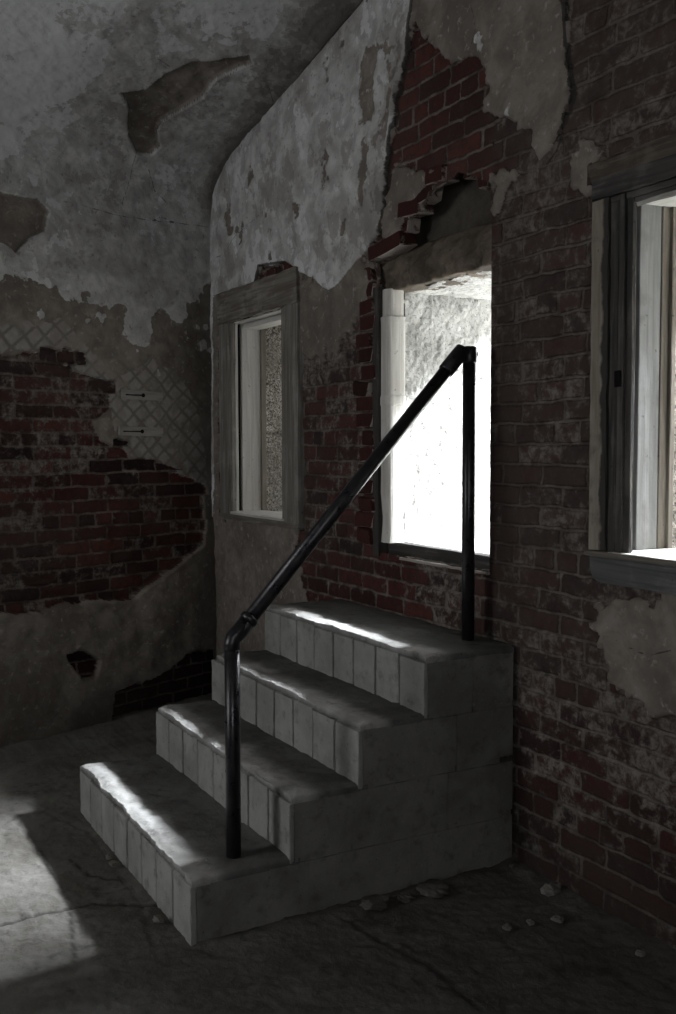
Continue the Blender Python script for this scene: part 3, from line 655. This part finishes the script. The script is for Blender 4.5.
# ------------------------------------------------------------------ solid masonry around the openings (outside) and the ground out there
bm = bmesh.new()
xsb = [-.5, W1[0] - .04, W1[1] + .05, DR[0] - .03, DR[1] + .03, W3[0] - .04, W3[1] + .06, 7.3]
for a, b in zip(xsb[0::2], xsb[1::2]): box(bm, a, b, .20, WY - .01, -.3, 4.1)
for (w, zt, zb) in ((W1, W1[3] + .05, W1[2] - .05), (DR, DR[3] + .25, DR[2] - .06), (W3, W3[3] + .06, W3[2] - .05)):
    box(bm, w[0] - .06, w[1] + .07, .21, WY - .012, zt, 4.09); box(bm, w[0] - .06, w[1] + .07, .21, WY - .012, -.29, zb)
tag(obj('trim_1', bm, M['granite']), kind='structure')
bm = bmesh.new(); box(bm, 1.12, 1.50, WY - .02, 4.2, -.34, 5.2, bev=.02); tag(obj('shade_pier_1', bm, M['granite']), kind='structure')  # unseen pier added to keep light off the left window
bm = bmesh.new(); box(bm, 4.22, 4.7, WY - .02, 2.9, -.34, 6.2, bev=.02); tag(obj('shade_pier_2', bm, M['granite']), kind='structure')  # unseen pier added to shade the right window from the sun
bm = bmesh.new(); box(bm, -12, 18, WY + .0, 20, -.1, .35); tag(obj('ground', bm, M['ground']), kind='structure')

# ================================================================== CONCRETE STEPS
XL, XR = 1.584, 2.878; YN = [-1.248, -.915, -.660, -.400]; RZ = [0, .2, .4, .6, .8]
steps = empty('concrete_steps', (2.23, 0, 0))
tag(steps, 'four grey concrete block steps with worn edges rising to the middle opening', 'steps')
for i in range(4):
    zb, zt = RZ[i], RZ[i + 1]; yn = YN[i]; zc = zt - .022
    bm = bmesh.new()
    box(bm, XL + .004, XR - .0045, yn + .05, -.0085, zb + (-.001 if i else -.03), zc)              # core
    # side courses
    r = random.Random(300 + i)
    for sx in (XL, XR):
        y = yn + .018
        first = True
        while y < -.03:
            L = (.40 if not first or i % 2 == 0 else .20) + r.uniform(-.02, .02); first = False
            y1 = min(y + L, -.012 - (.055 if i == 2 else 0))
            if -.012 - y1 < .08 and i != 2: y1 = -.012
            dx = r.uniform(-.0012, .0012)
            if sx == XL: box(bm, XL - dx, XL + .05, y + .003, y1 - .003, zb + (.002 if i == 0 else -.020), zc, bev=.002, cuts=6, jit=.0015, seed=r.randint(0, 999))
            else: box(bm, XR - .05, XR - .001 + dx, y + .003, y1 - .003, zb + (.002 if i == 0 else -.020), zc, bev=.002, cuts=6, jit=.0015, seed=r.randint(0, 999))
            y = y1
            if y1 > -.09: break
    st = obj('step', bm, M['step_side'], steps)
    bm = bmesh.new(); n = 8; w = (XR - XL) / n
    for k_ in range(n):
        r2 = r.uniform(-.002, .003)
        a = XL + k_ * w + (0 if k_ == 0 else .005 + r.uniform(0, .0015)); b = XL + (k_ + 1) * w - (0 if k_ == n - 1 else .005 + r.uniform(0, .002))
        box(bm, a, b, yn + r2, yn + .0205, zb + (-.02), zc + r.uniform(-.004, .002), bev=.005, cuts=8, jit=.0012, seed=r.randint(0, 9999))
    box(bm, XL + .02, XR - .02, yn + .015, yn + .09, zb + .002, zc - .004)
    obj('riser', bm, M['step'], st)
    # tread: mortar slab with a worn and crumbled nosing
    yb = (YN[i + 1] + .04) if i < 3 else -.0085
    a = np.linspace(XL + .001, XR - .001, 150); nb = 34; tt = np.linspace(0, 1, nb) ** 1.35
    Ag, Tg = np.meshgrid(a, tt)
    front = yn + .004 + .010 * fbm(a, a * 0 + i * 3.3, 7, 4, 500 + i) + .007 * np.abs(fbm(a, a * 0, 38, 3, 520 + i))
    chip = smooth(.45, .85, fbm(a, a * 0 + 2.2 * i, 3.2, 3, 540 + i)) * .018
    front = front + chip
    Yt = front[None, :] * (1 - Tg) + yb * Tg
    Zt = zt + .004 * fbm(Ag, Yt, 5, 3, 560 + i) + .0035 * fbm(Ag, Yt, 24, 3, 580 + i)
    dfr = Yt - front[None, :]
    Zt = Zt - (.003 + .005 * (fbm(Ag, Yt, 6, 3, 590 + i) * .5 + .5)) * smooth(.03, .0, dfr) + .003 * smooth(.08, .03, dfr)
    for (hx, hy, hi) in ((2.772, -1.06, 0), (2.712, -.092, 3)):
        if i == hi: q_ = smooth(.07, .032, np.hypot(Ag - hx, Yt - hy)); Zt = Zt * (1 - q_) + zt * q_
    edge = np.minimum(Ag - XL, XR - Ag); Zt = Zt - .008 * smooth(.02, .0, edge)
    lowf = np.full((1, len(a)), zc - .004)
    Xa = np.concatenate([Ag[:1], Ag]); Ya = np.concatenate([front[None, :] + .002, Yt]); Za = np.concatenate([lowf, Zt])
    # close both sides
    cl = lambda Q, q: np.concatenate([q[:, :1] if q is not None else Q[:, :1], Q, q[:, -1:] if q is not None else Q[:, -1:]], 1)
    Xa = cl(Xa, None); Ya = cl(Ya, None); zl = np.full((Za.shape[0], 2), zc - .004); Za = np.concatenate([zl[:, :1], Za, zl[:, 1:]], 1)
    grid_mesh('tread', Xa - 2.23, Ya, Za, dict(worn=np.clip(cl(np.concatenate([dfr[:1] * 0, smooth(.13, .05, dfr + .02 * fbm(Ag, Yt, 9, 3, 610 + i))]), None), 0, 1)), M['tread'], parent=st)  # nosing left light; shade behind it painted into the tread colour

# ================================================================== HANDRAIL
p1 = Vector((2.772, -1.06, .2006)); p1t = Vector((2.772, -1.06, .898)); p2 = Vector((2.712, -.092, .8006)); p2t = Vector((2.712, -.092, 1.868))
hr = empty('handrail', p1); tag(hr, 'black iron pipe handrail with two posts standing on the concrete steps', 'handrail')
R1 = .0245
bm = bmesh.new(); tube(bm, [p1, p1 + Vector((0, 0, .35)), p1t], R1); obj('post', bm, M['iron'], hr, True)
bm = bmesh.new(); tube(bm, [p2, p2 + Vector((0, 0, .5)), p2t - Vector((0, 0, .03))], R1 * .98); obj('post', bm, M['iron'], hr, True)
a = p1t + Vector((.0, .01, .012)); b = p2t + Vector((0, -.03, -.004)); d = (b - a).normalized()
bm = bmesh.new(); tube(bm, [a + d * .05, b - d * .05], R1); obj('rail', bm, M['iron'], hr, True)
bm = bmesh.new(); tube(bm, [p1t + Vector((0, 0, -.028)), p1t + Vector((0, 0, -.004)), p1t + Vector((0, .003, .008)), a + d * .02, a + d * .078], [.0268, .0268, .0266, .0268, .0268])
tube(bm, [a + d * .064, a + d * .066, a + d * .082, a + d * .084], [.0268, .031, .031, .0268]); obj('elbow', bm, M['iron'], hr, True)
bm = bmesh.new(); tube(bm, [b - d * .115, b - d * .11, b - d * .03, b - d * .0], [.026, .0295, .0295, .028]); tube(bm, [p2t + Vector((0, 0, -.05)), p2t + Vector((0, 0, -.046)), p2t + Vector((0, 0, .006)), p2t + Vector((0, 0, .010))], [.025, .0275, .0275, .021])
tube(bm, [p2t + Vector((.0, .0, -.016)), p2t + Vector((.0, .034, -.016))], [.012, .010]); obj('elbow', bm, M['iron'], hr, True)
bm = bmesh.new(); tube(bm, [p1t + Vector((.022, .006, -.030)), p1t + Vector((.030, .008, -.030))], [.007, .006]); obj('set_screw', bm, M['iron'], hr, True)

# ================================================================== loose stones and the blocks let into the left wall
def stone(px, py, size, label, seed, name='rubble_stone', z=.0, sq=.6, xy=None, group=None):
    x, y = xy or on_floor(px, py, z); r = random.Random(seed)
    t = empty(name, (0, 0, 0)); bpy.data.objects.remove(t)
    bm = bmesh.new(); bmesh.ops.create_icosphere(bm, subdivisions=3, radius=1)
    sx, sy = r.uniform(.8, 1.2), r.uniform(.7, 1.1)
    planes = [(Vector((r.gauss(0, 1), r.gauss(0, 1), r.gauss(0, 1))).normalized(), r.uniform(.62, .9)) for _ in range(9)]
    for v in bm.verts:
        for n, dd in planes:
            q = v.co.dot(n) - dd
            if q > 0: v.co -= n * q
        f = 1 + .35 * (float(vnoise(np.array(v.co.x * 5 + seed), np.array(v.co.y * 5 + v.co.z * 4), seed)) - .5)
        v.co = Vector((v.co.x * sx, v.co.y * sy, v.co.z * sq)) * size * f
    zmin = min(v.co.z for v in bm.verts)
    for v in bm.verts: v.co.z -= zmin + size * .08
    o = obj(name, bm, M['lump'] if 'lump' in label else M['rubble']); o.location = (x, y, z + .002)
    return tag(o, label, 'stone', group)
stone(562, 893, .036, 'largest pale chunk of rubble on the floor beside the brick wall', 1, xy=(3.150, -.062))
stone(507, 930, .014, 'small pale pebble on dark floor, left one of a similar pair', 2)
stone(530, 925, .015, 'small pale pebble on dark floor, right one of a similar pair', 3)
stone(557, 921, .028, 'flat grey stone just in front of the largest pale chunk', 4, sq=.3)
stone(650, 958, .016, 'small stone at the foot of the brick wall under the right window', 5, xy=(3.60, -.11))
stone(429, 889, .055, 'flat grey lump of mortar against the side of the steps, nearest the brick wall', 6, sq=.35, xy=(2.945, -.40))
stone(401, 897, .040, 'flat grey lump of mortar between two others along the side of the steps', 7, sq=.35, xy=(2.94, -.515))
stone(379, 899, .050, 'flat grey lump of mortar along the side of the steps, nearest the handrail', 8, sq=.4, xy=(2.945, -.63))
stone(116, 861, .016, 'left one of two white chips on the floor in front of the bottom step', 9, name='plaster_chip', xy=(2.13, -1.285))
stone(122, 865, .018, 'right one of two white chips on the floor in front of the bottom step', 10, name='plaster_chip', xy=(2.20, -1.290))
stone(172, 932, .022, 'grey chip of mortar on the floor by the front corner of the bottom step', 11, xy=(2.70, -1.290))
stone(518, 860, .014, 'tiny pale crumb where the steps meet the brick wall', 12, xy=(2.92, -.05))
def plug(px0, px1, py, label, seed):
    a = on_left(px0, py); b = on_left(px1, py + 3); bm = bmesh.new(); r = random.Random(seed)
    L = b[0] - a[0]; L = abs(L); h = .052
    box(bm, -L / 2, L / 2, -.012, .045, -h / 2, h / 2, bev=.004, cuts=8, jit=.0022, seed=seed)
    bmesh.ops.rotate(bm, verts=bm.verts[:], cent=(0, 0, 0), matrix=Matrix.Rotation(.02, 3, 'Y'))
    o = obj('wooden_block', bm, M['plug_wood'])
    t = (a[0] + b[0]) / 2; X, Y, Z = shell(np.array(t), np.array((a[1] + b[1]) / 2), np.array(.028))
    o.location = (float(X), float(Y), float(Z)); o.rotation_euler = (0, 0, math.atan2(-DIR[1], -DIR[0]))
    tag(o, label, 'block')
    bm = bmesh.new(); box(bm, -L * .42, .006, -.0165, -.008, -.004, .003, bev=.001, cuts=4, jit=.001, seed=seed)
    me_c = bmesh.new(); tube(bm, [(0.0, -.0165, 0), (0.0, -.006, 0)], .011, 14); me_c.free()
    me = bpy.data.meshes.new('nail_hole'); bm.to_mesh(me); bm.free(); me.materials.append(M['black'])
    c = bpy.data.objects.new('nail_hole', me); COL.objects.link(c); c.parent = o
    return o
plug(117, 158, 394, 'upper of two pale wooden blocks let into the left wall beside the brick', 61)
plug(116, 159, 430, 'lower of two pale wooden blocks let into the left wall beside the brick', 62)

# ================================================================== LIGHT
W = bpy.data.worlds.new('overcast'); S.world = W; W.use_nodes = True; nt = W.node_tree
bg = nt.nodes['Background']; bg.inputs[0].default_value = (.95, .97, 1.0, 1); bg.inputs[1].default_value = 2.6
def area(name, loc, target, sx, sy, energy, color):
    l = bpy.data.lights.new(name, 'AREA'); l.shape = 'RECTANGLE'; l.size = sx; l.size_y = sy; l.energy = energy; l.color = color
    o = bpy.data.objects.new(name, l); COL.objects.link(o); o.location = loc
    o.rotation_euler = (Vector(target) - Vector(loc)).to_track_quat('-Z', 'Y').to_euler(); return o
# bright band of sky over the yard: slopes down through the openings at about 42 degrees
D0 = 7.0; tgt = Vector((2.35, 0, 1.1))
area('sky_band', (tgt.x + 1.25, D0, tgt.z + D0 * .775), tgt, 3.9, .5, 8600, (.90, .95, 1.0))
area('sky_band_east', (tgt.x + 5.6, D0 - .6, tgt.z + D0 * .77), tgt, 4.8, .5, 4600, (.96, .98, 1.0))
area('front_fill', (2.5, -5.85, 2.0), (2.2, 0, 1.7), 1.0, 1.7, 56, (.97, .98, 1.0))  # fill lamp added behind the front wall to lift risers, left wall and ceiling

area('side_fill', (7.3, -2.9, 2.0), (0, -.9, 2.0), 1.3, 1.6, 12, (.95, .97, 1.0))  # fill lamp added outside an invented opening to brighten the left wall
sl = bpy.data.lights.new('sun', 'SUN'); sl.energy = 7.0; sl.angle = .03; sl.color = (1, .97, .93)
so = bpy.data.objects.new('sun', sl); COL.objects.link(so); so.location = (6, 6, 9)
so.rotation_euler = Vector((-.34, -.42, -.95)).to_track_quat('-Z', 'Y').to_euler()

# ================================================================== CAMERA
cd = bpy.data.cameras.new('camera'); cam = bpy.data.objects.new('camera', cd); COL.objects.link(cam)
cd.sensor_fit = 'VERTICAL'; cd.sensor_height = 36.0; cd.lens = FPX * 36.0 / 1014.0; cd.clip_start = .05
m = Matrix(((CR[0], CU[0], -CF[0], CC[0]), (CR[1], CU[1], -CF[1], CC[1]), (CR[2], CU[2], -CF[2], CC[2]), (0, 0, 0, 1)))
cam.matrix_world = m; S.camera = cam
S.view_settings.view_transform = 'Standard'; S.view_settings.look = 'None'; S.view_settings.exposure = 0; S.view_settings.gamma = 1
S.cycles.use_denoising = True; S.cycles.max_bounces = 8; S.cycles.diffuse_bounces = 6
S.cycles.sample_clamp_indirect = 6
